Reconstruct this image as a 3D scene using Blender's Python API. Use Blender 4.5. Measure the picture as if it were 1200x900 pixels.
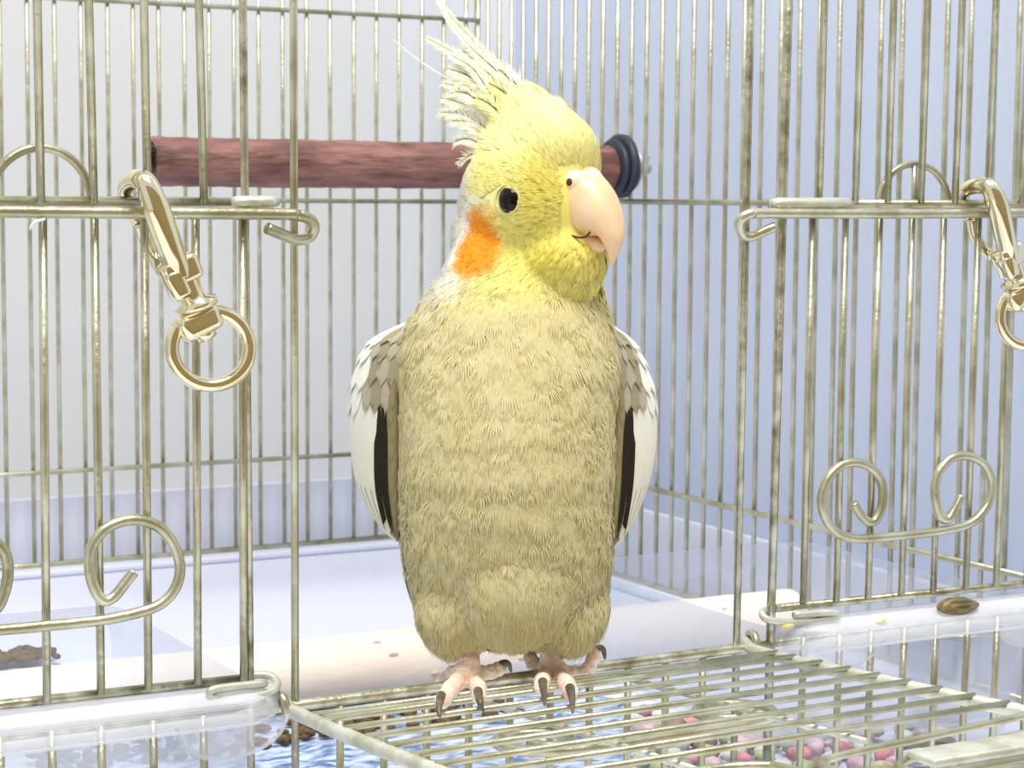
import bpy, bmesh, math, random
import numpy as np
from mathutils import Vector, Matrix

for o in list(bpy.data.objects):
    bpy.data.objects.remove(o, do_unlink=True)
SC = bpy.context.scene
COL = SC.collection
random.seed(7)
RNG = np.random.default_rng(11)

# ------------------------------------------------------------------ camera
FPX, YAW, PITCH, ROLL = 2415.7, 0.50148, 0.090625, 0.006746
CAMZ = 0.205
CAM = Vector((0.0, -0.5, CAMZ))
F_ = Vector((math.sin(YAW)*math.cos(PITCH), math.cos(YAW)*math.cos(PITCH), -math.sin(PITCH)))
r0 = Vector((math.cos(YAW), -math.sin(YAW), 0)); u0 = r0.cross(F_)
R_ = r0*math.cos(ROLL)+u0*math.sin(ROLL); U_ = u0*math.cos(ROLL)-r0*math.sin(ROLL)
cam = bpy.data.cameras.new('camera'); camo = bpy.data.objects.new('camera', cam)
COL.objects.link(camo)
cam.sensor_width = 36; cam.lens = FPX/1200*36; cam.clip_start = 0.02
camo.matrix_world = Matrix(((R_.x, U_.x, -F_.x, CAM.x), (R_.y, U_.y, -F_.y, CAM.y), (R_.z, U_.z, -F_.z, CAM.z), (0, 0, 0, 1)))
cam.dof.use_dof = True; cam.dof.focus_distance = 0.565; cam.dof.aperture_fstop = 55
SC.camera = camo

# ------------------------------------------------------------------ light
w = bpy.data.worlds.new('world'); SC.world = w; w.use_nodes = True
w.node_tree.nodes['Background'].inputs[0].default_value = (0.90, 0.94, 1.0, 1)
w.node_tree.nodes['Background'].inputs[1].default_value = 0.75
def area(name, loc, target, sx, sy, power, color):
    l = bpy.data.lights.new(name, 'AREA'); l.shape = 'RECTANGLE'; l.size = sx; l.size_y = sy
    l.energy = power; l.color = color
    o = bpy.data.objects.new(name, l); COL.objects.link(o); o.location = loc
    o.rotation_euler = (Vector(target)-Vector(loc)).to_track_quat('-Z', 'Y').to_euler()
    return o
area('ceiling_lamp_offscreen', (0.10, -0.45, 1.65), (0.32, 0.15, 0.1), 0.9, 0.7, 30, (1.0, 0.96, 0.89))
vs = SC.view_settings
vs.view_transform = 'Standard'; vs.look = 'None'; vs.exposure = 0.15; vs.gamma = 1; vs.use_curve_mapping = False

# ------------------------------------------------------------------ pixel -> place
def ray(u, v): return F_ + R_*((u-600)/FPX) - U_*((v-450)/FPX)
def onY(u, v, Y=0.0): r = ray(u, v); return CAM + r*((Y+0.5)/r.y)
def onX(u, v, X): r = ray(u, v); return CAM + r*(X/r.x)
def onZ(u, v, Z): r = ray(u, v); return CAM + r*((Z-CAMZ)/r.z)
def at(u, v, t): return CAM + ray(u, v)*t
CX0, CX1, CY1 = 0.011, 0.549, 0.5444          # cage inner walls
ZB = CAMZ-0.192                               # bottom wire
ZF = CAMZ-0.197                               # tray floor
ZT = CAMZ+0.20                                # top of the wires

# ------------------------------------------------------------------ materials
def srgb(r, g, b):
    f = lambda c: (c/255/12.92) if c/255 <= 0.04045 else ((c/255+0.055)/1.055)**2.4
    return (f(r), f(g), f(b), 1)
def mat(name, c1, c2=None, scale=40, rough=0.5, metal=0.0, bump=0.0, bscale=None, detail=4, stretch=None, spec=0.5, lo=0.35, hi=0.65, sss=0):
    m = bpy.data.materials.new(name); m.use_nodes = True
    nt = m.node_tree; b = nt.nodes['Principled BSDF']
    b.inputs['Roughness'].default_value = rough; b.inputs['Metallic'].default_value = metal
    b.inputs['Specular IOR Level'].default_value = spec
    b.inputs['Base Color'].default_value = c1
    if sss:
        b.inputs['Subsurface Weight'].default_value = sss
        b.inputs['Subsurface Radius'].default_value = (0.004, 0.003, 0.002); b.inputs['Subsurface Scale'].default_value = 1.0
    if c2 is not None or bump:
        tc = nt.nodes.new('ShaderNodeTexCoord'); mp = nt.nodes.new('ShaderNodeMapping')
        nt.links.new(tc.outputs['Object'], mp.inputs['Vector'])
        if stretch: mp.inputs['Scale'].default_value = stretch
    if c2 is not None:
        n = nt.nodes.new('ShaderNodeTexNoise'); n.inputs['Scale'].default_value = scale; n.inputs['Detail'].default_value = detail
        nt.links.new(mp.outputs['Vector'], n.inputs['Vector'])
        cr = nt.nodes.new('ShaderNodeValToRGB'); cr.color_ramp.elements[0].color = c1; cr.color_ramp.elements[1].color = c2
        cr.color_ramp.elements[0].position = lo; cr.color_ramp.elements[1].position = hi
        nt.links.new(n.outputs['Fac'], cr.inputs['Fac']); nt.links.new(cr.outputs['Color'], b.inputs['Base Color'])
    if bump:
        n2 = nt.nodes.new('ShaderNodeTexNoise'); n2.inputs['Scale'].default_value = bscale or scale*2; n2.inputs['Detail'].default_value = 3
        nt.links.new(mp.outputs['Vector'], n2.inputs['Vector'])
        bp = nt.nodes.new('ShaderNodeBump'); bp.inputs['Strength'].default_value = bump; bp.inputs['Distance'].default_value = 0.001
        nt.links.new(n2.outputs['Fac'], bp.inputs['Height']); nt.links.new(bp.outputs['Normal'], b.inputs['Normal'])
    return m
def attr_mat(name, rough=0.7, spec=0.25, sheen=0.0, trans=0.0):
    m = bpy.data.materials.new(name); m.use_nodes = True
    nt = m.node_tree; b = nt.nodes['Principled BSDF']
    a = nt.nodes.new('ShaderNodeAttribute'); a.attribute_name = 'Col'
    nt.links.new(a.outputs['Color'], b.inputs['Base Color'])
    b.inputs['Roughness'].default_value = rough; b.inputs['Specular IOR Level'].default_value = spec
    if trans:
        t = nt.nodes.new('ShaderNodeBsdfTranslucent'); nt.links.new(a.outputs['Color'], t.inputs['Color'])
        mx = nt.nodes.new('ShaderNodeMixShader'); mx.inputs[0].default_value = trans
        nt.links.new(b.outputs[0], mx.inputs[1]); nt.links.new(t.outputs[0], mx.inputs[2])
        nt.links.new(mx.outputs[0], nt.nodes['Material Output'].inputs['Surface'])
    return m
def clear_mat(name, tint, white=0.12, rough=0.08):
    m = bpy.data.materials.new(name); m.use_nodes = True
    nt = m.node_tree; b = nt.nodes['Principled BSDF']
    b.inputs['Base Color'].default_value = tint; b.inputs['Roughness'].default_value = rough
    tr = nt.nodes.new('ShaderNodeBsdfTransparent'); tr.inputs[0].default_value = (0.97, 0.98, 1.0, 1)
    tc = nt.nodes.new('ShaderNodeTexCoord'); n = nt.nodes.new('ShaderNodeTexNoise'); n.inputs['Scale'].default_value = 60
    nt.links.new(tc.outputs['Object'], n.inputs['Vector'])
    fr = nt.nodes.new('ShaderNodeFresnel'); fr.inputs[0].default_value = 1.45
    mr = nt.nodes.new('ShaderNodeMapRange'); mr.inputs[3].default_value = white*0.6; mr.inputs[4].default_value = white*1.5
    nt.links.new(n.outputs['Fac'], mr.inputs[0])
    fm = nt.nodes.new('ShaderNodeMath'); fm.operation = 'MULTIPLY'; fm.inputs[1].default_value = 0.35; nt.links.new(fr.outputs[0], fm.inputs[0])
    ad = nt.nodes.new('ShaderNodeMath'); ad.operation = 'ADD'; ad.use_clamp = True
    nt.links.new(fm.outputs[0], ad.inputs[0]); nt.links.new(mr.outputs[0], ad.inputs[1])
    mx = nt.nodes.new('ShaderNodeMixShader')
    nt.links.new(ad.outputs[0], mx.inputs[0]); nt.links.new(tr.outputs[0], mx.inputs[1]); nt.links.new(b.outputs[0], mx.inputs[2])
    nt.links.new(mx.outputs[0], nt.nodes['Material Output'].inputs['Surface'])
    return m
M = {}
M['wire'] = mat('aged_wire', srgb(208, 206, 184), srgb(170, 167, 134), 90, 0.32, 0.8, 0.25, 400)
M['wire_dark'] = mat('aged_wire_worn', srgb(208, 206, 184), srgb(112, 106, 66), 160, 0.34, 0.85, 0.35, 400, lo=0.4, hi=0.75)
M['zinc'] = mat('zinc_rail', srgb(225, 226, 214), srgb(190, 190, 170), 120, 0.42, 0.55, 0.4, 300)
M['chrome'] = mat('polished_metal', srgb(240, 232, 202), srgb(232, 220, 180), 60, 0.10, 1.0)
M['tray'] = mat('white_plastic', srgb(217, 220, 236), srgb(211, 216, 234), 12, 0.35, sss=0.0)
M['clear'] = clear_mat('clear_plastic', srgb(240, 244, 252), 0.05)
M['clear_lip'] = clear_mat('clear_plastic_lip', srgb(246, 247, 250), 0.17, 0.12)
M['perch_red'] = mat('red_brown_perch', srgb(156, 110, 102), srgb(98, 64, 56), 130, 0.6, 0, 0.9, 400, stretch=(0.35, 1, 1.5))
M['perch_pale'] = mat('pale_wood', srgb(246, 238, 230), srgb(234, 216, 198), 22, 0.55, 0, 0.3, 150, stretch=(0.3, 1, 1))
M['knot'] = mat('wood_knot', srgb(214, 190, 160), srgb(228, 200, 176), 200, 0.7)
M['black'] = mat('black_rubber', srgb(38, 46, 58), srgb(48, 56, 70), 60, 0.5)
M['paper'] = mat('newspaper', srgb(196, 210, 235), srgb(84, 112, 158), 110, 0.8, 0, 0.8, 120, 6, (1, 2.2, 1), lo=0.42, hi=0.62)
M['debris'] = mat('husk_debris', srgb(120, 96, 60), srgb(70, 58, 38), 300, 0.9)
M['seed'] = mat('seed_shell', srgb(150, 130, 70), srgb(64, 56, 40), 260, 0.5, stretch=(0.15, 4, 4))
M['seed_pale'] = mat('seed_pale', srgb(236, 206, 110), srgb(250, 236, 190), 300, 0.5)
for k, c in dict(pink=(226, 160, 170), rose=(234, 202, 208), green=(186, 200, 158), yellow=(232, 222, 174), cream=(232, 224, 208), brown=(166, 142, 124), white=(240, 238, 235)).items():
    M['pel_'+k] = mat('pellet_'+k, srgb(*c), srgb(*[int(x*0.88) for x in c]), 300, 0.8)
M['table'] = mat('table_white', srgb(235, 236, 240), srgb(228, 230, 236), 8, 0.4)
M['reflection_wall_tone'] = mat('warm_reflection_wall', srgb(196, 178, 136), srgb(186, 168, 126), 3, 0.8)

# ------------------------------------------------------------------ mesh helpers
def link(name, me, m, parent=None):
    o = bpy.data.objects.new(name, me); COL.objects.link(o)
    if m is not None and len(me.materials) == 0: me.materials.append(m)
    if parent is not None: o.parent = parent; o.matrix_parent_inverse = parent_inv(parent)
    return o
def parent_inv(p):
    mw = Matrix.Identity(4); q = p; chain = []
    while q is not None:
        chain.append(q); q = q.parent
    for q in reversed(chain):
        loc = Matrix.Translation(q.location) @ q.rotation_euler.to_matrix().to_4x4()
        mw = mw @ (q.matrix_parent_inverse @ loc if q.parent else loc)
    return mw.inverted()
def empty(name, loc, parent=None):
    o = bpy.data.objects.new(name, None); COL.objects.link(o); o.location = loc; o.empty_display_size = 0.01
    if parent is not None: o.parent = parent; o.matrix_parent_inverse = parent_inv(parent)
    return o
def tag(o, label=None, cat=None, group=None, kind=None):
    if label: o['label'] = label
    if cat: o['category'] = cat
    if group: o['group'] = group
    if kind: o['kind'] = kind
    return o
def mesh(name, vs_, fs, smooth=True):
    me = bpy.data.meshes.new(name); me.from_pydata([tuple(v) for v in vs_], [], fs); me.update()
    if smooth: me.polygons.foreach_set('use_smooth', [True]*len(me.polygons))
    return me
def tube_geo(pts, rad, n=8, closed=False, squash=None):
    pts = [Vector(p) for p in pts]; N = len(pts)
    rs = rad if isinstance(rad, (list, tuple)) else [rad]*N
    V, Fc = [], []
    tang = []
    for i in range(N):
        a = pts[(i-1) % N] if (closed or i > 0) else pts[i]
        b = pts[(i+1) % N] if (closed or i < N-1) else pts[i]
        tang.append((b-a).normalized())
    t0 = tang[0]; ref = Vector((0, 0, 1)) if abs(t0.z) < 0.9 else Vector((0, 1, 0))
    nrm = (ref - t0*ref.dot(t0)).normalized()
    for i in range(N):
        t = tang[i]; nrm = (nrm - t*nrm.dot(t)).normalized(); bn = t.cross(nrm)
        for k in range(n):
            a = 2*math.pi*k/n
            V.append(pts[i] + (nrm*math.cos(a) + bn*math.sin(a)*(squash or 1))*rs[i])
    segs = N if closed else N-1
    for i in range(segs):
        j = (i+1) % N
        for k in range(n):
            Fc.append((i*n+k, i*n+(k+1) % n, j*n+(k+1) % n, j*n+k))
    if not closed:
        Fc.append(tuple(range(n))[::-1]); Fc.append(tuple(range((N-1)*n, N*n)))
    return V, Fc
def tube(name, pts, rad, m, parent=None, n=8, closed=False, smooth=True):
    V, Fc = tube_geo(pts, rad, n, closed); return link(name, mesh(name, V, Fc, smooth), m, parent)
def crom(pts, sub=6, closed=False):
    pts = [Vector(p) for p in pts]; out = []; N = len(pts)
    for i in range(N if closed else N-1):
        g = (lambda k: pts[k % N]) if closed else (lambda k: pts[min(max(k, 0), N-1)])
        p0, p1, p2, p3 = g(i-1), g(i), g(i+1), g(i+2)
        for s in range(sub):
            t = s/sub
            out.append(0.5*((2*p1)+(p2-p0)*t+(2*p0-5*p1+4*p2-p3)*t*t+(3*p1-p0-3*p2+p3)*t**3))
    if not closed: out.append(pts[-1])
    return out
def box_geo(x0, x1, y0, y1, z0, z1):
    V = [(x, y, z) for x in (x0, x1) for y in (y0, y1) for z in (z0, z1)]
    return V, [(0, 1, 3, 2), (4, 6, 7, 5), (0, 4, 5, 1), (2, 3, 7, 6), (0, 2, 6, 4), (1, 5, 7, 3)]
def box(name, x0, x1, y0, y1, z0, z1, m, parent=None, bev=0):
    V, Fc = box_geo(x0, x1, y0, y1, z0, z1); me = mesh(name, V, Fc, False)
    if bev:
        bm = bmesh.new(); bm.from_mesh(me); bmesh.ops.bevel(bm, geom=bm.edges[:], offset=bev, segments=3, affect='EDGES', profile=0.5)
        bmesh.ops.recalc_face_normals(bm, faces=bm.faces[:]); bm.to_mesh(me); bm.free()
        me.polygons.foreach_set('use_smooth', [True]*len(me.polygons))
    else:
        bm = bmesh.new(); bm.from_mesh(me); bmesh.ops.recalc_face_normals(bm, faces=bm.faces[:]); bm.to_mesh(me); bm.free()
    return link(name, me, m, parent)
def merge(parts):
    V, Fc = [], []
    for v, f in parts:
        o = len(V); V += list(v); Fc += [tuple(i+o for i in q) for q in f]
    return V, Fc
def ico(c, rx, ry, rz, sub=3, axes=None):
    bm = bmesh.new(); bmesh.ops.create_icosphere(bm, subdivisions=sub, radius=1)
    ax = axes or (Vector((1, 0, 0)), Vector((0, 1, 0)), Vector((0, 0, 1)))
    V = [Vector(c)+ax[0]*(v.co.x*rx)+ax[1]*(v.co.y*ry)+ax[2]*(v.co.z*rz) for v in bm.verts]
    bm.verts.ensure_lookup_table(); Fc = [tuple(v.index for v in f.verts) for f in bm.faces]; bm.free()
    return V, Fc

# ================================================================== SETTING
o = box('floor', -2.5, 3.0, -2.6, 2.4, -0.80, -0.75, mat('room_floor', srgb(190, 160, 110), srgb(170, 140, 95), 4, 0.6)); tag(o, kind='structure')
o = box('unseen_reflection_wall', -2.5, 3.0, -2.65, -2.6, -0.75, 2.2, M['reflection_wall_tone']); tag(o, kind='structure')  # unseen wall behind the camera, added so the metal reflects a warm tone
# pale panels that stand close behind the cage
def panel_mat(name, cols, scale, stretch):
    m = bpy.data.materials.new(name); m.use_nodes = True; nt = m.node_tree; b = nt.nodes['Principled BSDF']
    tc = nt.nodes.new('ShaderNodeTexCoord'); mp = nt.nodes.new('ShaderNodeMapping'); mp.inputs['Scale'].default_value = stretch
    n = nt.nodes.new('ShaderNodeTexNoise'); n.inputs['Scale'].default_value = scale; n.inputs['Detail'].default_value = 3
    nt.links.new(tc.outputs['Object'], mp.inputs['Vector']); nt.links.new(mp.outputs['Vector'], n.inputs['Vector'])
    cr = nt.nodes.new('ShaderNodeValToRGB'); els = cr.color_ramp.elements
    while len(els) < len(cols): els.new(0.5)
    for i, (p, c) in enumerate(cols): els[i].position = p; els[i].color = c
    nt.links.new(n.outputs['Fac'], cr.inputs['Fac']); nt.links.new(cr.outputs['Color'], b.inputs['Base Color'])
    b.inputs['Roughness'].default_value = 0.55
    return m
M['panel_back'] = panel_mat('panel_back', [(0.3, srgb(221, 223, 225)), (0.52, srgb(223, 225, 227)), (0.68, srgb(219, 222, 228))], 7, (1, 1, 0.7))
M['panel_right'] = panel_mat('panel_right', [(0.30, srgb(203, 213, 238)), (0.5, srgb(208, 218, 240)), (0.72, srgb(213, 223, 242))], 16, (1, 2.2, 0.3))
o = box('wall_back', -0.80, 0.70, CY1+0.075, CY1+0.085, 0.0, 0.75, M['panel_back']); tag(o, kind='structure')
o = box('wall_right', CX1+0.065, CX1+0.075, -0.20, CY1+0.075, 0.0, 0.75, M['panel_right']); tag(o, kind='structure')
# table
tb_ = box('table', -0.35, 0.95, -0.35, 0.75, -0.03, 0.0, M['table'], None, 0.004)
tag(tb_, 'white table top under the bird cage tray', 'table')
for sx in (-0.31, 0.91):
    for sy in (-0.31, 0.71):
        tube('leg', [(sx, sy, -0.749), (sx, sy, -0.03)], 0.025, M['table'], tb_, 12)

# ================================================================== TRAY
tr = empty('cage_tray', (0.28, 0.27, 0.0)); tag(tr, 'white plastic tray with raised rim under the wire cage', 'tray')
X0, X1, Y0, Y1 = CX0-0.014, CX1+0.014, -0.014, CY1+0.014
ZR = CAMZ-0.1585
box('tray_base', X0, X1, Y0, Y1, 0.0005, ZF, M['tray'], tr)
box('rim', X0, X1, Y1-0.004, Y1, ZF, ZR, M['tray'], tr, 0.0012)
box('rim', X1-0.004, X1, Y0, Y1-0.004, ZF, ZR, M['tray'], tr, 0.0012)
box('rim', X0, X0+0.004, Y0, Y1-0.004, ZF, ZR, M['tray'], tr, 0.0012)
box('front_lip', X0+0.004, X1-0.004, Y0, Y0+0.003, ZF, ZF+0.004, M['tray'], tr, 0.001)
box('ledge', X0+0.004, X1-0.004, CY1-0.012, Y1-0.004, ZF, ZB-0.0012, M['tray'], tr, 0.0015)
box('ledge', CX1-0.010, X1-0.004, Y0+0.003, CY1-0.012, ZF, ZB-0.0012, M['tray'], tr, 0.0015)

# ================================================================== CAGE
cage = empty('bird_cage', (0.28, 0.27, ZB)); tag(cage, 'silver wire bird cage with its drawbridge door folded down', 'cage')
RW = 0.00112
S = 0.0139
# back panel
bk = tube('back_panel_frame', [(CX0, CY1, ZB), (CX1, CY1, ZB)], 0.0016, M['wire'], cage)
for z in (CAMZ-0.1435, CAMZ-0.003, CAMZ+0.099, ZT):
    tube('cross_wire', [(CX0, CY1-0.002, z), (CX1, CY1-0.002, z)], 0.0013, M['wire'], bk)
x = 0.2772
xs = []
for i in range(-19, 20):
    xx = 0.2772+S*i
    if CX0 < xx < CX1-0.006: xs.append(xx)
def wob(): return random.uniform(-0.0004, 0.0004)
def bar(p, q, r, m, parent, name='bar'): return tube(name, [p, q], r, m, parent, 8)
for xx in xs:
    bar((xx+wob(), CY1, ZB), (xx+wob(), CY1, ZT), RW, M['wire'], bk)
# right panel
rt = tube('side_panel_frame', [(CX1, 0, ZB), (CX1, CY1, ZB)], 0.0016, M['wire'], cage)
for z in (CAMZ-0.1435, CAMZ-0.002, ZT):
    tube('cross_wire', [(CX1-0.002, 0, z), (CX1-0.002, CY1, z)], 0.0014, M['wire'], rt)
for i in range(0, 39):
    yy = 0.5467-S*i
    if yy > 0.004:
        bar((CX1, yy+wob(), ZB), (CX1, yy+wob(), ZT), RW, M['wire'], rt)
bar((CX1, CY1, ZB), (CX1, CY1, ZT), 0.0014, M['wire'], rt, 'corner_post')
lf = tube('side_panel_frame', [(CX0, 0, ZB), (CX0, CY1, ZB)], 0.0016, M['wire'], cage)
tube('cross_wire', [(CX0, 0, ZT), (CX0, CY1, ZT)], 0.0014, M['wire'], lf)
for i in range(1, 39):
    yy = 0.5467-S*i
    if yy > 0.004: bar((CX0, yy, ZB), (CX0, yy, ZT), RW, M['wire'], lf)
# front panel
fr = tube('front_panel_frame', [(CX0, 0, ZB), (CX1, 0, ZB)], 0.0016, M['wire'], cage)
tube('cross_wire', [(CX0, 0, ZT), (CX1, 0, ZT)], 0.0014, M['wire'], fr)
RF = 0.00112
def front_line(u1, v1, u2, v2, ext=None, Y=0.0):
    a, b = onY(u1, v1, Y), onY(u2, v2, Y)
    return a, b
def to_z(a, b, z): return a+(b-a)*((z-a.z)/(b.z-a.z))
def fbar(u1, v1, u2, v2, top=None, bot=None, m='wire', Y=0.0, parent=None, r=RF):
    a, b = onY(u1, v1, Y), onY(u2, v2, Y)
    A = to_z(a, b, top) if top is not None else a
    B = to_z(a, b, bot) if bot is not None else b
    return bar(A, B, r, M[m], parent or fr)
# full-height bars
fbar(284.5, 0, 294, 880, ZT, ZB, 'wire_dark')
fbar(344, 0, 346, 890, ZT, ZB)
fbar(880, 0, 863, 750, ZT, ZB, 'wire_dark')
fbar(924, 0, 904, 700, ZT, ZB, 'wire_dark', r=0.00135)
# short bars above feeder openings
for u1, u2 in ((-19, -14), (43.5, 48), (104, 110), (168.5, 173), (233, 239)):
    fbar(u1, 0, u2, 238, ZT, None)
for u1, u2 in ((966, 960), (1009, 1002), (1047.5, 1040), (1087.5, 1079), (1128, 1119), (1167.5, 1157), (1207, 1196)):
    fbar(u1, 0, u2, 238, ZT, None, 'wire')
# bars below feeder openings and below the sill
for u in (0, 61, 119, 180, 239):
    fbar(u-1, 862-(u-0)*0.1, u, 885, None, ZB)
for u1, u2 in ((942, 938), (984, 980), (1021, 1017), (1060, 1055), (1097, 1092), (1134, 1128), (1169, 1163), (1205, 1199)):
    fbar(u1, 750-(u1-910)*0.11, u2, 860, None, ZB, 'wire')
for i in range(1, 11):
    k = i/11; a = onY(346, 826); b = onY(866, 760); p = a+(b-a)*k
    bar(Vector((p.x, 0, p.z)), Vector((p.x, 0, ZB)), RF, M['wire'], fr)
# outer bars (left and right ends of the front)
for xx in np.arange(CX0, onY(-40, 400).x-0.006, S): bar((xx, 0, ZB), (xx, 0, ZT), RF, M['wire'], fr)
for xx in np.arange(onY(1225, 400).x+0.008, CX1+0.001, S): bar((xx, 0, ZB), (xx, 0, ZT), RF, M['wire'], fr)
# opening rails
ra = onY(0, 236.5); rb_ = onY(322, 237)
tube('opening_rail', [Vector((CX0, 0.0012, ra.z)), Vector((rb_.x, 0.0012, rb_.z))], 0.0013, M['wire'], fr)
tube('rail_tip', [onY(272, 237, -0.0014), onY(278, 236.6, -0.0022), onY(318, 236.6, -0.0022), onY(325, 237, -0.0014)], [0.0012, 0.0016, 0.0016, 0.0011], M['zinc'], fr)
ra = onY(905, 239); rb_ = onY(1200, 238)
tube('opening_rail', [Vector((ra.x, 0.0012, ra.z)), Vector((CX1, 0.0012, rb_.z))], 0.0014, M['wire'], fr)
tube('rail_tip', [onY(902, 239, -0.0012), onY(912, 238.6, -0.0022), onY(990, 238.6, -0.0022), onY(998, 239, -0.001)], [0.0013, 0.0018, 0.0018, 0.0011], M['zinc'], fr)
# rails below feeder openings
tube('opening_rail', [Vector((CX0, 0.0015, onY(0, 862).z)), Vector((onY(318, 830).x, 0.0015, onY(318, 830).z))], 0.0012, M['wire_dark'], fr)
tube('opening_rail', [onY(905, 754, 0.0015), Vector((CX1, 0.0015, onY(1199, 718).z))], 0.0012, M['wire_dark'], fr)
# sill / hinge wire with hinge loops
sill = tube('sill_wire', [onY(318, 830), onY(345, 827), onY(600, 795), onY(872, 759), onY(905, 756)], 0.0016, M['wire_dark'], fr, 10)
# ------------------------------------------------------- feeder doors
def feeder_door(bars, top_pts, bot_pts, loop, scroll, arch, hook):
    d = tube('feeder_door', crom([onY(u, v, y) for u, v, y in hook], 5), 0.00155, M['wire'], cage, 10)
    for u1, v1, u2, v2 in bars: fbar(u1, v1, u2, v2, None, None, 'wire', -0.0012, d)
    tube('bottom_wire', [onY(u, v, 0.0005) for u, v in bot_pts], 0.0013, M['wire_dark'], d)
    tube('latch_loop', crom([onY(u, v, y) for u, v, y in loop], 5), 0.0011, M['zinc'], d)
    tube('scroll_handle', crom([onY(u, v, -0.0042) for u, v in scroll], 6), 0.00145, M['wire'], d, 10)
    tube('arch_wire', [onY(u, v, 0.0028) for u, v in arch], 0.00115, M['wire'], d)
    return d
lbars = [(50, 250, 55, 824), (110.5, 250, 118.5, 814), (169, 250, 174, 808), (229, 250, 232, 802), (284, 250, 285.5, 797), (-12, 250, -8, 828)]
left_sc = [(157, 670), (146, 684), (134, 699), (122, 704), (112, 693), (105, 668), (107, 642), (121, 622), (143, 611), (166, 610), (188, 619), (204, 640), (211, 665), (206, 688), (192, 705), (172, 715), (130, 725), (85, 730.5), (57, 733)]
mir = [(114-u, v+ (u-57)*0.1*1.9) for u, v in left_sc[:-1]][::-1]
hookL = [(-60, 247, -0.004), (0, 247.8, -0.004), (150, 249.5, -0.004), (330, 251, -0.004), (350, 252.5, -0.0042), (363, 257, -0.0035), (368, 267, -0.002), (362, 278, -0.001), (348, 281, -0.0015), (330, 274.5, -0.003), (313, 267.5, -0.004)]
archL = [(47-60*math.cos(math.pi*k/24), 238-65*math.sin(math.pi*k/24)) for k in range(25)]
loopL = [(262, 799, 0.003), (300, 791, 0.004), (318, 793, 0.003), (325, 801, 0.0), (320, 809, -0.003), (300, 815, -0.004), (262, 819.5, -0.0045), (248, 816, -0.005), (247, 810, -0.0055), (262, 806, -0.005), (312, 800.5, -0.0035)]
feeder_door(lbars, None, [(-30, 830), (0, 826), (285, 795.5)], loopL, left_sc+mir, archL, hookL)
rbars = [(952, 250, 941, 706), (991, 250, 980, 704), (1031, 250, 1017, 701), (1069, 250, 1056, 697), (1106, 250, 1093.5, 694), (1147, 250, 1131.5, 690), (1184, 250, 1167, 687), (1222, 250, 1203, 683)]
right_sc = [(1000, 590), (1008, 603), (1018, 612), (1027, 608), (1034, 590), (1034, 570), (1028, 556), (1015, 545.5), (1000, 542), (985, 546), (972, 558), (964, 577), (963, 595), (970, 613), (983, 626), (1000, 631), (1020, 631), (1065, 627), (1110, 621), (1135, 614), (1150, 602), (1160, 585), (1162, 565), (1155, 547), (1145, 538), (1130, 534), (1115, 537), (1102, 550), (1096, 568), (1096, 585), (1100, 602), (1107, 609), (1114, 605), (1127, 581)]
hookR = [(1240, 249, -0.004), (1200, 249.5, -0.004), (1050, 250.5, -0.004), (900, 250, -0.004), (880, 250.5, -0.0042), (869, 256, -0.0035), (866, 265, -0.002), (870, 275, -0.001), (880, 277.5, -0.0015), (893, 272, -0.003), (908, 265.5, -0.004)]
archR = [(1071-40*math.cos(math.pi*k/24), 238-46*math.sin(math.pi*k/24)) for k in range(25)]
loopR = [(960, 709, 0.003), (912, 712, 0.003), (898, 715, 0.001), (893, 720, -0.002), (903, 727, -0.004), (935, 729.5, -0.0045), (965, 726, -0.0045), (980, 721.5, -0.005), (975, 718, -0.005), (930, 721, -0.004)]
fd = feeder_door(rbars, None, [(908, 713), (1199, 684), (1230, 681)], loopR, right_sc, archR, hookR)
bar(onY(1071.5, 250, 0.0026), onY(1071.5, 194, 0.0026), 0.0010, M['wire'], fd)

# ------------------------------------------------------- drawbridge door, folded down toward the viewer
XL, XR = 0.2068, 0.3545
def door_z(x, y): return CAMZ-0.1349 + (0.0016*(x-XL)/(XR-XL)) - 0.068*(y+0.004)
dr = tube('drawbridge_door', [Vector((XL-0.001, 0.003, door_z(XL, 0)+0.0012)), Vector((XL, -0.004, door_z(XL, -0.004)-0.001)), Vector((XL, -0.03, door_z(XL, -0.03)-0.0016)), Vector((XL, -0.17, door_z(XL, -0.17)-0.0016))], 0.0019, M['zinc'], cage, 10)
tube('side_rail', [Vector((XR+0.001, 0.003, door_z(XR, 0)+0.001)), Vector((XR, -0.004, door_z(XR, -0.004)-0.001)), Vector((XR, -0.03, door_z(XR, -0.03)-0.0016)), Vector((XR, -0.17, door_z(XR, -0.17)-0.0016))], 0.0019, M['zinc'], dr, 10)
ys = [-0.0155, -0.0240] + [-0.0367-0.0128*k for k in range(7)]
for k, y in enumerate(ys):
    bar(Vector((XL, y, door_z(XL, y))), Vector((XR, y-0.0008, door_z(XR, y))), 0.0009, M['wire'], dr, 'cross_wire')
for xm in (0.2565, 0.305):
    tube('stiffening_rail', [Vector((xm, -0.012, door_z(xm, -0.012)-0.0024)), Vector((xm, -0.120, door_z(xm, -0.120)-0.0024))], 0.0009, M['zinc'], dr)
# hinge curls round the sill wire
for xh, s in ((XL-0.0012, 1), (XR+0.0012, -1)):
    zc = door_z(xh, 0); pts = []
    for k in range(15):
        a = math.radians(-60+k*22)
        pts.append(Vector((xh - s*0.0002*k, 0.0-0.0031*math.cos(a)*1.0, zc+0.0031*math.sin(a)+0.0003)))
    tube('hinge_curl', pts, 0.0013, M['wire'], dr)
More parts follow.
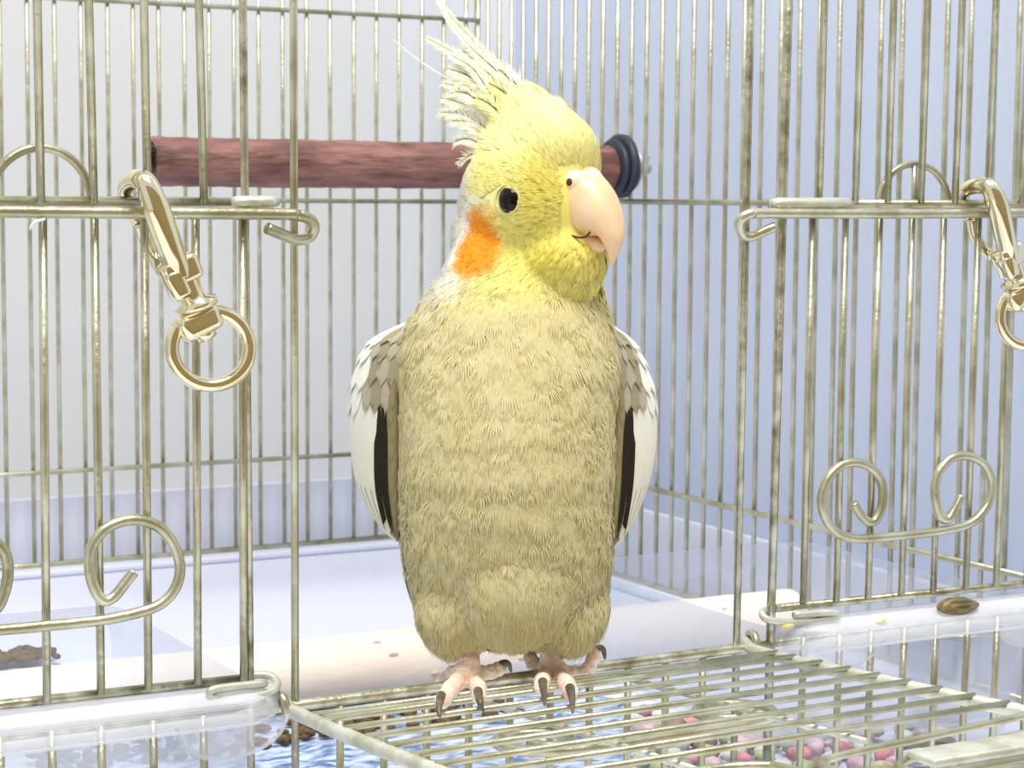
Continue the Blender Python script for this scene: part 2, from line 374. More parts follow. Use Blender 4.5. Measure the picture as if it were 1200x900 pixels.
# free end: wires turn round a latch gap, with a broad flat catch plate
def dpt(x, y, l=0.0): return Vector((x, y, door_z(x, y)+l))
tube('latch_wire', crom([dpt(XR, -0.1275), dpt(0.31, -0.1335), dpt(0.286, -0.1362), dpt(0.2775, -0.1395), dpt(0.2745, -0.146), dpt(0.2745, -0.170)], 5), 0.0010, M['wire'], dr)
tube('latch_wire', crom([dpt(XR, -0.1420), dpt(0.32, -0.1450), dpt(0.298, -0.1475), dpt(0.2885, -0.152), dpt(0.2865, -0.158), dpt(0.2865, -0.170)], 5), 0.0010, M['wire'], dr)
tube('latch_wire', crom([dpt(XL, -0.1262), dpt(0.235, -0.1280), dpt(0.256, -0.1300), dpt(0.2645, -0.1335), dpt(0.2675, -0.140), dpt(0.2675, -0.170)], 5), 0.0010, M['wire'], dr)
tube('latch_wire', crom([dpt(XL, -0.1400), dpt(0.235, -0.1420), dpt(0.248, -0.1450), dpt(0.2545, -0.151), dpt(0.2555, -0.170)], 5), 0.0010, M['wire'], dr)
box('catch_plate', 0.2925, XR, -0.1590, -0.1490, door_z(0.33, -0.154)-0.0002, door_z(0.33, -0.154)+0.0018, M['zinc'], dr, 0.0008)
for y in (-0.1635, -0.170):
    bar(dpt(XL, y), dpt(XR, y), 0.0012, M['wire'], dr, 'cross_wire')
scd = [(0.247, -0.060), (0.2485, -0.0665), (0.2535, -0.0675), (0.2575, -0.0625), (0.2575, -0.0545), (0.252, -0.049), (0.2445, -0.0495), (0.240, -0.056), (0.2405, -0.065), (0.246, -0.0715), (0.256, -0.0745), (0.280, -0.075), (0.302, -0.0745), (0.312, -0.0715), (0.3175, -0.065), (0.318, -0.056), (0.3135, -0.0495), (0.306, -0.049), (0.3005, -0.0545), (0.3005, -0.0625), (0.3045, -0.0675), (0.3095, -0.0665), (0.311, -0.060)]
tube('scroll_handle', crom([Vector((a, b, door_z(a, b)-0.0052)) for a, b in scd], 5), 0.0014, M['wire'], dr)

# ================================================================== PERCHES
YP = 0.3829
pz = CAMZ+0.0145
pr = empty('perch', (0.42, YP, pz)); tag(pr, 'red-brown wooden perch screwed to the side wires with black washer', 'perch')
def rough_rod(name, x0, x1, y, z, r, m, parent, n=24, seg=60, amp=0.0003, bevel=0.0012):
    V, Fc = [], []
    xs_ = [x0, x0+bevel*0.4]+list(np.linspace(x0+bevel, x1-bevel, seg))+[x1-bevel*0.4, x1]
    N = len(xs_)
    for i, xx in enumerate(xs_):
        rr = r*(0.86 if i in (0, N-1) else 0.96 if i in (1, N-2) else 1)
        for k in range(n):
            a = 2*math.pi*k/n; q = rr+random.uniform(-amp, amp)
            V.append((xx, y+q*math.cos(a), z+q*math.sin(a)))
    for i in range(N-1):
        for k in range(n): Fc.append((i*n+k, i*n+(k+1) % n, (i+1)*n+(k+1) % n, (i+1)*n+k))
    Fc.append(tuple(range(n))); Fc.append(tuple(range((N-1)*n, N*n))[::-1])
    return link(name, mesh(name, V, Fc), m, parent)
rough_rod('rod', 0.3005, CX1-0.010, YP, pz, 0.0110, M['perch_red'], pr)
def disc(name, x0, x1, y, z, r, m, parent): return tube(name, [(x0, y, z), (x0+0.0006, y, z), (x1-0.0006, y, z), (x1, y, z)], [r*0.9, r, r, r*0.9], m, parent, 24)
disc('washer', CX1-0.0098, CX1-0.0068, YP, pz, 0.0145, M['black'], pr)
disc('washer', CX1-0.0062, CX1-0.0020, YP, pz+0.001, 0.0160, M['black'], pr)
disc('washer', CX1+0.0014, CX1+0.0030, YP, pz, 0.0110, M['zinc'], pr)
tube('bolt', [(CX1-0.006, YP, pz), (CX1+0.013, YP, pz)], 0.0026, M['zinc'], pr, 12)
tube('wing_nut', [(CX1+0.007, YP-0.009, pz+0.006), (CX1+0.006, YP-0.003, pz), (CX1+0.006, YP+0.003, pz), (CX1+0.007, YP+0.009, pz-0.006)], [0.001, 0.0022, 0.0022, 0.001], M['zinc'], pr)
RP = 0.0138; YL = 0.216; zl = ZF+RP+0.0006
lp = rough_rod('wooden_rod', 0.10, CX1-0.016, YL, zl, RP, M['perch_pale'], None, 28, 90, 0.00012, 0.002)
tag(lp, 'thick pale wooden perch rod lying low on the tray behind the bird', 'perch')
for i, (xx, a, s) in enumerate(((0.335, 2.6, 1.2), (0.352, 3.25, 1.0), (0.405, 2.7, 0.8), (0.372, 2.2, 0.9), (0.33, 2.15, 1.0), (0.39, 3.1, 0.9), (0.49, 2.3, 0.8))):
    V, Fc = ico((xx, YL+RP*math.cos(a), zl+RP*math.sin(a)), 0.0018*s, 0.0004*s, 0.0010*s, 2)
    link('knot', mesh('knot', V, Fc), M['knot'], lp)

# ================================================================== LINER, DEBRIS
V, Fc = [], []
NX, NY = 60, 36
for j in range(NY+1):
    for i in range(NX+1):
        xx = 0.20+0.215*i/NX; yy = 0.012+0.215*j/NY
        V.append((xx, yy, ZF+0.0012+0.0016*abs(math.sin(xx*190+3*math.sin(yy*70)))*abs(math.sin(yy*120+xx*60))+random.uniform(0, 0.0006)))
for j in range(NY):
    for i in range(NX):
        a = j*(NX+1)+i; Fc.append((a, a+1, a+NX+2, a+NX+1))
ln = link('paper_liner', mesh('paper_liner', V, Fc), M['paper'])
tag(ln, 'crumpled bluish paper liner on the tray floor under the door', 'paper')
def lumps(name, boxes, n, smin, smax, m):
    parts = []
    for k in range(n):
        x0, x1, y0, y1 = random.choice(boxes); s = random.uniform(smin, smax)
        ax = Matrix.Rotation(random.uniform(0, 6.3), 3, 'Z')
        parts.append(ico((random.uniform(x0, x1), random.uniform(y0, y1), ZF+0.0026+s*0.5), s*1.4, s*0.8, s*0.6, 1, [ax.col[0], ax.col[1], ax.col[2]]))
    V, Fc = merge(parts); return link(name, mesh(name, V, Fc), m)
d1 = lumps('husk_debris', [(0.19, 0.37, 0.165, 0.196)], 170, 0.0012, 0.0030, M['debris'])
tag(d1, 'loose brown seed husks heaped along the pale perch rod', 'husks', kind='stuff')
d2 = lumps('dried_droppings', [(onZ(0, 795, ZF).x-0.004, onZ(80, 788, ZF).x, onZ(40, 792, ZF).y+0.015, onZ(40, 792, ZF).y+0.03)], 60, 0.002, 0.0042, M['debris'])
tag(d2, 'small heap of dark brown dried bits behind the pale perch rod', 'debris', kind='stuff')
# coloured pellets on the tray floor under the open door
protos = {}
for k in ('pink', 'rose', 'green', 'yellow', 'cream', 'brown', 'white'):
    V, Fc = ico((0, 0, 0), 0.0048, 0.0036, 0.0030, 2)
    V = [Vector(v)*(1+0.14*math.sin(9*v[0]*300+i*0.9)) for i, v in enumerate(V)]
    me = mesh('pellet_'+k, V, Fc); me.materials.append(M['pel_'+k]); protos[k] = me
pts_p = []
tries = 0
seq = ['pink', 'rose', 'cream', 'green', 'white', 'pink', 'rose', 'brown', 'yellow', 'cream', 'rose', 'green']
i = 0
while len(pts_p) < 84 and tries < 6000:
    tries += 1
    u, v = random.uniform(740, 1120), random.uniform(838, 915)
    p = onZ(u, v, ZF+0.0032)
    if p.x > CX1-0.02 or p.y < 0.012 or any((p-q).length < 0.0062 for q in pts_p): continue
    pts_p.append(p)
    k = seq[i % len(seq)] if not (u < 900 and v > 870 and random.random() < 0.4) else 'green'
    i += 1
    ob = link('food_pellet', protos[k], None); ob.location = p+Vector((0, 0, 0.0012)); ob.rotation_euler = (random.uniform(-.3, .3), random.uniform(-.3, .3), random.uniform(0, 6.3))
    nm = dict(pink='deep pink', rose='pale rose', green='green', yellow='yellow', cream='cream', brown='brown', white='white')[k]
    tag(ob, nm+' food pellet on the tray floor under the wire door', 'pellet', nm+' pellets on the tray floor')

# ================================================================== FEEDER CUPS
def cup(name, xa, xb, yb, z0, z1, label, tabs):
    c = empty(name, ((xa+xb)/2, yb/2, z0)); tag(c, label, 'feeder cup', 'clear feeder cups')
    t = 0.0012
    # open box body with rounded outline
    def ring(inset, z, rad=0.008):
        pts = []
        for cx, cy, a0 in ((xb-inset, yb-inset, 0), (xa+inset, yb-inset, 90), (xa+inset, 0.004+inset, 180), (xb-inset, 0.004+inset, 270)):
            sx = -1 if cx > (xa+xb)/2 else 1; sy = -1 if cy > yb/2 else 1
            for k in range(5):
                a = math.radians(a0+90*k/4)
                pts.append(Vector((cx+sx*rad+rad*math.cos(a), cy+sy*rad+rad*math.sin(a), z)))
        return pts
    rings = [ring(0.006, z0+0.0001), ring(0.003, z0+0.002), ring(0.0, z1), ring(t, z1+0.0003), ring(0.003+t, z0+0.003), ring(0.007, z0+0.0015)]
    n = len(rings[0]); V = [p for r in rings for p in r]; Fc = []
    for i in range(len(rings)-1):
        for k in range(n): Fc.append((i*n+k, i*n+(k+1) % n, (i+1)*n+(k+1) % n, (i+1)*n+k))
    Fc.append(tuple(range(n))[::-1]); Fc.append(tuple(range((len(rings)-1)*n, len(rings)*n)))
    link('body', mesh('body', V, Fc), M['clear'], c)
    # front lip leaning out between the bars
    prof = [(0.003, z1-0.003), (0.002, z1+0.0035), (-0.004, z1+0.0042), (-0.010, z1+0.001), (-0.0125, z1-0.004), (-0.0118, z1-0.0044), (-0.0092, z1+0.0), (-0.004, z1+0.0030), (0.0035, z1+0.0025), (0.0042, z1-0.003)]
    V, Fc = [], []; m_ = len(prof); NS = 24
    for i in range(NS+1):
        k = i/NS; xx = xa+(xb-xa)*k; e = min(1, min(k, 1-k)*9); sc_ = math.sin(e*math.pi/2)
        for y, z in prof: V.append((xx, 0.002+(y-0.002)*(0.35+0.65*sc_), z))
    for i in range(NS):
        for k in range(m_): Fc.append((i*m_+k, i*m_+(k+1) % m_, (i+1)*m_+(k+1) % m_, (i+1)*m_+k))
    Fc.append(tuple(range(m_))); Fc.append(tuple(range(NS*m_, NS*m_+m_))[::-1])
    lo_ = link('lip', mesh('lip', V, Fc), M['clear_lip'], c)
    for q in (3, 4, 6):
        tube('lip_edge', [Vector(V[i*m_+q]) for i in range(1, NS)], 0.0004, M['clear_lip'], lo_, 6)
    for x0, x1, drop in tabs:
        V, Fc = [], []; N = 18
        for s in (0, 1):
            for i in range(N+1):
                k = i/N; xx = x0+(x1-x0)*k; d = drop*math.sqrt(max(0, 1-(2*k-1)**2))
                y = -0.0118+0.0012*s
                V += [(xx, y, z1-0.003), (xx, y+0.003*(d/drop), z1-0.003-d)]
        o2 = 2*(N+1)
        for i in range(N):
            Fc.append((2*i, 2*i+1, 2*i+3, 2*i+2)); Fc.append((o2+2*i, o2+2*i+2, o2+2*i+3, o2+2*i+1)); Fc.append((2*i+1, o2+2*i+1, o2+2*i+3, 2*i+3))
        tb2 = link('tab', mesh('tab', V, Fc), M['clear_lip'], c)
        ed = [Vector(V[2*i+1])+Vector((0, 0.0006, 0)) for i in range(N+1)]
        tube('tab_edge', ed, 0.0005, M['clear_lip'], tb2, 6)
    return c
cup('feeder_cup', 0.084, 0.2030, 0.135, CAMZ-0.170, CAMZ-0.1315, 'clear plastic feeder cup with rounded tabs behind the snap-hook door on the perch side', [(0.172, 0.2025, 0.0105), (0.0845, 0.115, 0.0105)])
cup('feeder_cup', 0.3665, 0.4760, 0.135, CAMZ-0.170, CAMZ-0.1310, 'clear plastic feeder cup with striped sunflower seed on its lip', [(0.3672, 0.398, 0.0085), (0.4445, 0.4755, 0.0085)])
# seeds on the lip of the second cup
def seed(p, L, m, label, dirv, grp=None, w_=0.42, h=0.34):
    V, Fc = ico((0, 0, 0), 1, 1, 1, 3); d = Vector(dirv).normalized(); up = Vector((0, 0, 1)); sd = up.cross(d).normalized(); up = d.cross(sd)
    Q = []
    for v in V:
        k = v.x; tp = 1-0.45*max(0, k)**1.5-0.25*max(0, -k)**4
        Q.append(Vector(p)+d*(k*L/2)+sd*(v.y*L*w_/2*tp)+up*(v.z*L*h/2*tp))
    o = link('seed', mesh('seed', Q, Fc), m); tag(o, label, 'seed', grp); return o
seed(onY(1123, 710, -0.0065), 0.0172, M['seed'], 'striped sunflower seed lying on the clear feeder cup lip', onY(1160, 708, -0.0065)-onY(1090, 713, -0.0065))
seed(onY(923, 733, -0.0045), 0.0062, M['seed_pale'], 'small yellow seed scrap at the corner of the clear cup lip', onY(935, 731, -0.004)-onY(912, 735, -0.004))
seed(onY(1033, 727.5, -0.0075), 0.0042, M['seed_pale'], 'pale crumb stuck mid-way along the clear cup lip', (1, -0.2, 0.2))
# clear drinker with wire hanger by the side wires
dk = empty('water_cup', (0.482, 0.055, ZF)); tag(dk, 'clear rounded water cup with wire hoop near the side wires', 'water cup')
cz0, cz1 = CAMZ-0.190, CAMZ-0.146
prof = [(0.012, cz0), (0.0165, cz0+0.004), (0.0185, cz0+0.02), (0.021, cz1), (0.0198, cz1), (0.0173, cz0+0.02), (0.0155, cz0+0.006), (0.001, cz0+0.004)]
V, Fc = [], []; nn = 28
for r_, z in prof:
    for k in range(nn): a = 2*math.pi*k/nn; V.append((0.486+r_*math.cos(a), 0.055+r_*math.sin(a), z))
for i in range(len(prof)-1):
    for k in range(nn): Fc.append((i*nn+k, i*nn+(k+1) % nn, (i+1)*nn+(k+1) % nn, (i+1)*nn+k))
Fc.append(tuple(range(nn))[::-1])
link('bowl', mesh('bowl', V, Fc), M['clear'], dk)
tube('hoop', [Vector((0.486+0.0225*math.cos(2*math.pi*k/28), 0.055+0.0225*math.sin(2*math.pi*k/28), cz1-0.004)) for k in range(28)], 0.0012, M['wire'], dk, 8, True)
tube('hanger', [(0.5085, 0.055, cz1-0.004), (0.535, 0.055, cz1-0.003), (CX1-0.003, 0.055, cz1+0.010)], 0.0012, M['wire'], dk)

# ================================================================== SNAP HOOKS
def snap_hook(uv, label):
    """uv maps the design frame (pixels of the first hook) to a point in front of the bars: (u, v, offset toward viewer)"""
    h = empty('snap_hook', uv(150, 250, 0.004)); tag(h, label, 'snap hook', 'metal snap hooks on the feeder doors')
    P_ = lambda u, v, y=0.007: uv(u, v, y)
    hk = crom([P_(168, 262, -0.004), P_(158, 240, -0.0045), P_(152, 222, -0.003), P_(153, 212, 0.002), P_(157, 213, 0.0075), P_(165, 234, 0.0095), P_(175, 262, 0.0095), P_(186, 290, 0.0088), P_(194, 308, 0.0080), P_(199, 322, 0.0075)], 5)
    n_ = len(hk); rad = [0.0015+0.0019*min(1, i/(n_*0.6)) for i in range(n_)]
    tube('hook_body', hk, rad, M['chrome'], h, 14)
    tube('gate', crom([P_(170, 262, -0.003), P_(178, 285, -0.0035), P_(184, 305, -0.001), P_(187, 318, 0.003)], 4), 0.0018, M['chrome'], h, 10)
    # collar block with thumb latch
    ax = (P_(218, 352)-P_(190, 290)).normalized(); sd = Vector((ax.z, 0, -ax.x)).normalized(); fw = ax.cross(sd)
    def oriented_box(name, c, l, w_, d, parent, bev=0.0008, m=M['chrome']):
        V, Fc = box_geo(-w_/2, w_/2, -d/2, d/2, -l/2, l/2)
        me = mesh(name, [Vector(c)+sd*v[0]+fw*v[1]+ax*v[2] for v in V], Fc, False)
        bm = bmesh.new(); bm.from_mesh(me); bmesh.ops.recalc_face_normals(bm, faces=bm.faces[:]); bmesh.ops.bevel(bm, geom=bm.edges[:], offset=bev, segments=3, affect='EDGES', profile=0.5); bm.to_mesh(me); bm.free()
        me.polygons.foreach_set('use_smooth', [True]*len(me.polygons)); return link(name, me, m, parent)
    cb = oriented_box('collar', P_(200, 316), 0.0072, 0.0100, 0.0072, h, 0.0018)
    oriented_box('thumb_latch', P_(194, 332, 0.008), 0.0080, 0.0052, 0.006, h, 0.0016)
    tube('rivet', [P_(181, 318, 0.0065), P_(178, 319, 0.0065)], 0.0016, M['chrome'], cb, 10)
    st = [P_(203, 318), P_(208, 330), P_(213, 343), P_(216, 350), P_(218, 354), P_(220, 359), P_(221, 364)]
    tube('stem', st, [0.0034, 0.0032, 0.0030, 0.0034, 0.0056, 0.0054, 0.0020], M['chrome'], h, 16)
    oriented_box('swivel_block', P_(222, 376), 0.0070, 0.0115, 0.0068, h, 0.0022)
    tube('pin', [P_(227, 384), P_(232, 394)], 0.0026, M['chrome'], h, 12)
    ring = []
    c = P_(236, 406); eu = (P_(278, 402)-c); ev = (P_(240, 449)-c)
    for k in range(40):
        a = 2*math.pi*k/40; ring.append(c+eu*math.cos(a)+ev*math.sin(a)+Vector((0, -0.0016*math.cos(a), 0)))
    tube('ring', ring, 0.0018, M['chrome'], h, 12, True)
    return h
snap_hook(lambda u, v, y: onY(u, v, 0)+Vector((0, -y, 0)), 'shiny snap hook with swivel ring over the feeder door rail beside the red-brown perch end')
a0 = onY(150, 250)
b0 = onY(1134, 248)
def right_uv(u, v, y):
    q = onY(u, v, 0)-a0
    c_, s_ = math.cos(0.02), math.sin(0.02)
    yw = 0.55
    x, z = q.x*c_-q.z*s_, q.x*s_+q.z*c_
    return b0+Vector((x*0.97, -y-0.0*x, z*0.98))+Vector((0.0, 0, 0))
snap_hook(right_uv, 'shiny snap hook hanging over the feeder door rail above the sunflower seed')
# tiny stray down feather on the rail
fz = tube('down_feather', crom([onY(52, 257, -0.0065), onY(46, 258.5, -0.0075), onY(39, 262, -0.0075), onY(35, 269, -0.007)], 4), [0.00035]*12+[0.0001], mat('down_white', srgb(248, 248, 244), srgb(240, 240, 236), 300, 0.9))
tag(fz, 'tiny white down feather caught under the feeder door rail', 'feather')
#BIRD#
# ================================================================== BIRD
TB = 0.5804; PX = TB/FPX
def Bp(u, v, d=0.0): return at(u, v, TB+d*PX)
def door_pt(u, v, lift=0.0):
    lo_, hi_ = 0.40, 0.62
    for _ in range(40):
        t = (lo_+hi_)/2; p = at(u, v, t)
        if p.z > door_z(p.x, min(p.y, 0.0))+lift: lo_ = t
        else: hi_ = t
    return at(u, v, lo_)
bird = empty('cockatiel', onY(600, 795)); tag(bird, 'pale grey and yellow cockatiel with orange cheek patch standing on the open cage door', 'bird')
PSI = math.radians(50)
HC = Bp(622, 240, -6)
HF = (R_*math.sin(PSI)-F_*math.cos(PSI)).normalized()
HS = (-R_*math.cos(PSI)-F_*math.sin(PSI)).normalized()
HU = U_.copy()
def Hp(f, s, h): return HC+HF*(f*PX)+HS*(s*PX)+HU*(h*PX)
def ell_h(f, s, h, rf, rs, rh, sub=3): return ico(Hp(f, s, h), rf*PX, rs*PX, rh*PX, sub, (HF, HS, HU))
def ell_b(u, v, d, ru, rd, rv, sub=3): return ico(Bp(u, v, d), ru*PX, rd*PX, rv*PX, sub, (R_, F_, U_))
rows = [  # v, left, right, front depth, back depth, centre depth
    (270, 540, 680, 56, 76, 4), (290, 532, 692, 64, 82, 2), (320, 517, 702, 74, 92, 0), (345, 502, 706, 84, 100, 0), (370, 485, 713, 94, 106, 0), (395, 472, 722, 102, 112, 0),
    (425, 466, 727, 110, 116, -2), (460, 467, 724, 117, 118, -4), (500, 468, 720, 122, 118, -6), (550, 468, 719, 124, 115, -6), (600, 470, 716, 120, 110, -4),
    (640, 472, 716, 114, 104, 0), (675, 477, 714, 104, 98, 4), (700, 485, 709, 92, 90, 8), (722, 498, 701, 74, 78, 12), (740, 518, 688, 52, 60, 16), (754, 550, 660, 22, 30, 18)]
V, Fc = [], []; NR = 40
for v, l, r, hf, hb, dc in rows:
    uc, hw = (l+r)/2, (r-l)/2
    for k in range(NR):
        a = 2*math.pi*k/NR; c, s = math.cos(a), math.sin(a); e = 0.92
        cu = math.copysign(abs(c)**e, c); su = math.copysign(abs(s)**e, s)
        V.append(Bp(uc+hw*cu, v, dc+(hb if su > 0 else hf)*su))
for i in range(len(rows)-1):
    for k in range(NR): Fc.append((i*NR+k, (i+1)*NR+k, (i+1)*NR+(k+1) % NR, i*NR+(k+1) % NR))
Fc.append(tuple(range(NR))); Fc.append(tuple(range((len(rows)-1)*NR, len(rows)*NR))[::-1])
parts = [(V, Fc),
    ell_h(0, 0, 0, 93, 72, 87), ell_h(34, 0, 46, 58, 48, 60), ell_h(2, 0, 76, 47, 38, 58), ell_h(22, 0, 62, 56, 43, 56), ell_h(-12, 0, 50, 62, 48, 58), ell_h(-36, 0, -36, 68, 64, 80), ell_h(44, 0, -66, 56, 52, 52), ell_h(-20, 0, 84, 36, 30, 50),
    ell_h(58, 0, -6, 28, 27, 42), ell_h(0, 0, -110, 66, 76, 60),
    ell_b(534, 702, -14, 46, 60, 64), ell_b(668, 700, 4, 44, 60, 62), ell_b(600, 660, -38, 78, 72, 96),
    ell_b(552, 738, -28, 17, 20, 32), ell_b(645, 738, 6, 16, 20, 32)]
Vb, Fb = merge(parts)
tmp = bpy.data.objects.new('body_cage', mesh('body_cage', Vb, Fb)); COL.objects.link(tmp)
md = tmp.modifiers.new('r', 'REMESH'); md.mode = 'VOXEL'; md.voxel_size = 0.0011
sm = tmp.modifiers.new('s', 'SMOOTH'); sm.factor = 0.6; sm.iterations = 14
dg = bpy.context.evaluated_depsgraph_get()
bme = bpy.data.meshes.new_from_object(tmp.evaluated_get(dg)); bpy.data.objects.remove(tmp, do_unlink=True)
bme.name = 'body'; bme.materials.clear()
bme.polygons.foreach_set('use_smooth', [True]*len(bme.polygons))
def npv(v): return np.array([v.x, v.y, v.z])
C_, Fn, Rn, Un = npv(CAM), npv(F_), npv(R_), npv(U_)
hc, hfn, hsn, hun = npv(HC), npv(HF), npv(HS), npv(HU)
def body_uv(P):
    q = P-C_; t = q@Fn
    return 600+FPX*(q@Rn)/t, 450-FPX*(q@Un)/t, (t-TB)/PX
def head_fsh(P):
    q = (P-hc)/PX; return q@hfn, q@hsn, q@hun
def sstep(a, b, x): k = np.clip((x-a)/(b-a), 0, 1); return k*k*(3-2*k)
def lin(c): return np.array(srgb(*c)[:3])
def mixc(A, B, k): return A*(1-k[:, None])+B*k[:, None]
def plum_color(P):
    u, v, d = body_uv(P); f, s, h = head_fsh(P); n = len(P)
    nz = np.sin(P[:, 0]*410+2*np.sin(P[:, 2]*330))*np.sin(P[:, 2]*260+1.5*np.sin(P[:, 0]*290)+P[:, 1]*300)
    c = np.tile(lin((213, 203, 154)), (n, 1))
    c = mixc(c, lin((205, 203, 200)), sstep(20, 90, d))
    c = mixc(c, lin((196, 178, 108)), np.clip(nz, 0, 1)*0.22)
    c = mixc(c, lin((232, 225, 190)), np.clip(-nz, 0, 1)*0.22)
    # neck -> head
    hd = sstep(385, 300, v)
    face = mixc(np.tile(lin((241, 233, 146)), (n, 1)), lin((216, 214, 206)), sstep(-14, -50, f)*sstep(60, 16, h))
    face = mixc(face, lin((251, 248, 186)), sstep(24, 80, h))
    face = mixc(face, lin((226, 210, 74)), np.exp(-((f-58)/24)**2-((h-8)/34)**2-((np.abs(s)-34)/30)**2)*0.95)
    face = mixc(face, lin((234, 222, 92)), np.exp(-((f-62)/44)**2-((h+62)/40)**2)*0.8)
    cd = np.sqrt(((f+13)/33)**2+((h+50)/47)**2)+(np.abs(s) < 20)*9
    face = mixc(face, lin((250, 246, 232)), sstep(1.45, 1.0, cd)*sstep(14, -30, f))
    face = mixc(face, lin((250, 164, 44)), sstep(1.08, 0.62, cd+0.12*nz))
    hd2 = hd*sstep(-40, -10, f+0.45*(h+60)) + 0
    c = mixc(c, face, np.maximum(hd*sstep(-150, -95, h), 0))
    return np.clip(c, 0, 1)
nv = len(bme.vertices); co = np.empty(nv*3, 'f'); bme.vertices.foreach_get('co', co); co = co.reshape(-1, 3).astype(float)
def set_col(me, C):
    a = me.color_attributes.new('Col', 'FLOAT_COLOR', 'POINT')
    a.data.foreach_set('color', np.concatenate([C, np.ones((len(C), 1))], 1).astype('f').ravel())
set_col(bme, plum_color(co))
M['feather'] = attr_mat('plumage', 0.75, 0.2, trans=0.12)
M['skin_body'] = attr_mat('body_down', 0.9, 0.1)
link('body', bme, M['skin_body'], bird)
# ---------------------------------------------------------------- plumage
bme.calc_loop_triangles()
tri = np.empty(len(bme.loop_triangles)*3, 'i'); bme.loop_triangles.foreach_get('vertices', tri); tri = tri.reshape(-1, 3)
A, B2, C2 = co[tri[:, 0]], co[tri[:, 1]], co[tri[:, 2]]
cr_ = np.cross(B2-A, C2-A); ar = np.linalg.norm(cr_, axis=1)/2; tn = cr_/(2*ar[:, None]+1e-12)
vn = np.zeros_like(co)
for k in range(3): np.add.at(vn, tri[:, k], cr_)
vn /= np.linalg.norm(vn, axis=1)[:, None]+1e-12
def sample(n, wfun):
    cen = (A+B2+C2)/3; wgt = ar*wfun(cen); idx = RNG.choice(len(tri), n, p=wgt/wgt.sum())
    r1, r2 = np.sqrt(RNG.random(n)), RNG.random(n)
    bc = np.stack([1-r1, r1*(1-r2), r1*r2], 1)
    P = (A[idx]*bc[:, :1]+B2[idx]*bc[:, 1:2]+C2[idx]*bc[:, 2:])
    N = (vn[tri[idx, 0]]*bc[:, :1]+vn[tri[idx, 1]]*bc[:, 1:2]+vn[tri[idx, 2]]*bc[:, 2:])
    return P, N/np.linalg.norm(N, axis=1)[:, None]
def flow(P):
    u, v, d = body_uv(P); f, s, h = head_fsh(P)
    down = -Un[None, :]+Rn[None, :]*(0.10*(u-596)/120)[:, None]+0.15*Fn[None, :]
    hb_ = np.stack([f-96, s*1.0, h+6], 1); hb_ /= np.linalg.norm(hb_, axis=1)[:, None]
    hw_ = hb_[:, :1]*hfn+hb_[:, 1:2]*hsn+hb_[:, 2:]*hun
    hw_ = hw_ - hun*0.35*sstep(-10, -60, h)[:, None]
    hw_ = hw_ + (hun*0.7-hfn*0.5)*sstep(40, 90, h)[:, None]
    k = sstep(-150, -70, h)[:, None]
    return down*(1-k)+hw_*k
def barbs(P, N, D, L, W, K, lift, width, C, jit=0.18, tipc=1.0, rootc=1.0):
    n = len(P); T = D-N*np.sum(D*N, 1)[:, None]; T /= np.linalg.norm(T, axis=1)[:, None]+1e-9
    Bn = np.cross(N, T); an = RNG.normal(0, jit, n)[:, None]
    T, Bn = T*np.cos(an)+Bn*np.sin(an), Bn*np.cos(an)-T*np.sin(an)
    L = L*RNG.uniform(0.75, 1.2, n); W = W*RNG.uniform(0.8, 1.2, n)
    ks = np.linspace(-1, 1, K)
    Vv = np.empty((n, K, 5, 3)); Cc = np.empty((n, K, 5, 3))
    lf_ = lift*RNG.uniform(0.5, 1.3, n)
    sh = RNG.normal(1, 0.028, n)
    for j, kk in enumerate(ks):
        q = RNG.uniform(0.72, 1.10, n)
        l = (L*(1-0.28*kk*kk)*q)[:, None]; off = (W*0.5*kk)[:, None]; wd = (width*RNG.uniform(0.8, 1.2, n))[:, None]
        root = P-N*0.0004+Bn*off*0.25-T*l*0.1
        mid = P+T*l*0.5+Bn*off*0.85+N*(lf_*0.9)[:, None]
        tip = P+T*l+Bn*off*0.98+N*(lf_*0.55)[:, None]
        Vv[:, j, 0] = root-Bn*wd*0.7; Vv[:, j, 1] = root+Bn*wd*0.7
        Vv[:, j, 2] = mid+Bn*wd; Vv[:, j, 3] = mid-Bn*wd; Vv[:, j, 4] = tip
        s_ = (sh*RNG.normal(1, 0.04, n))[:, None]
        Cc[:, j, 0] = Cc[:, j, 1] = C*s_*rootc; Cc[:, j, 2] = Cc[:, j, 3] = C*s_; Cc[:, j, 4] = C*s_*tipc
    m = n*K; base = (np.arange(m)*5)[:, None]
    T1 = base+np.array([[0, 1, 2]]); T2 = base+np.array([[0, 2, 3]]); T3 = base+np.array([[3, 2, 4]])
    return Vv.reshape(-1, 3), np.concatenate([T1, T2, T3], 0), np.clip(Cc.reshape(-1, 3), 0, 1)
def mesh_np(name, Vv, Tt, Cc):
    me = bpy.data.meshes.new(name); me.vertices.add(len(Vv)); me.vertices.foreach_set('co', Vv.astype('f').ravel())
    me.loops.add(Tt.size); me.loops.foreach_set('vertex_index', Tt.astype('i').ravel())
    me.polygons.add(len(Tt)); me.polygons.foreach_set('loop_start', np.arange(0, Tt.size, 3, dtype='i'))
    me.update(calc_edges=True); me.polygons.foreach_set('use_smooth', [True]*len(me.polygons)); set_col(me, Cc); return me
def w_torso(P):
    u, v, d = body_uv(P); f, s, h = head_fsh(P)
    return (h < -85)*1.0*((v < 752))
def bare(P):
    f, s, h = head_fsh(P)
    eye = ((f-22)**2+h**2) < 19.5**2
    beak = (f > 64)*(np.abs(h+4) < 38)*(np.abs(s) < 34)
    leg = body_uv(P)[1] > 757
    return ~(eye | (beak > 0) | leg)
def w_head(P):
    f, s, h = head_fsh(P); return (h > -100)*1.0
outs = []
P, N = sample(1500, w_torso); k = bare(P); P, N = P[k], N[k]
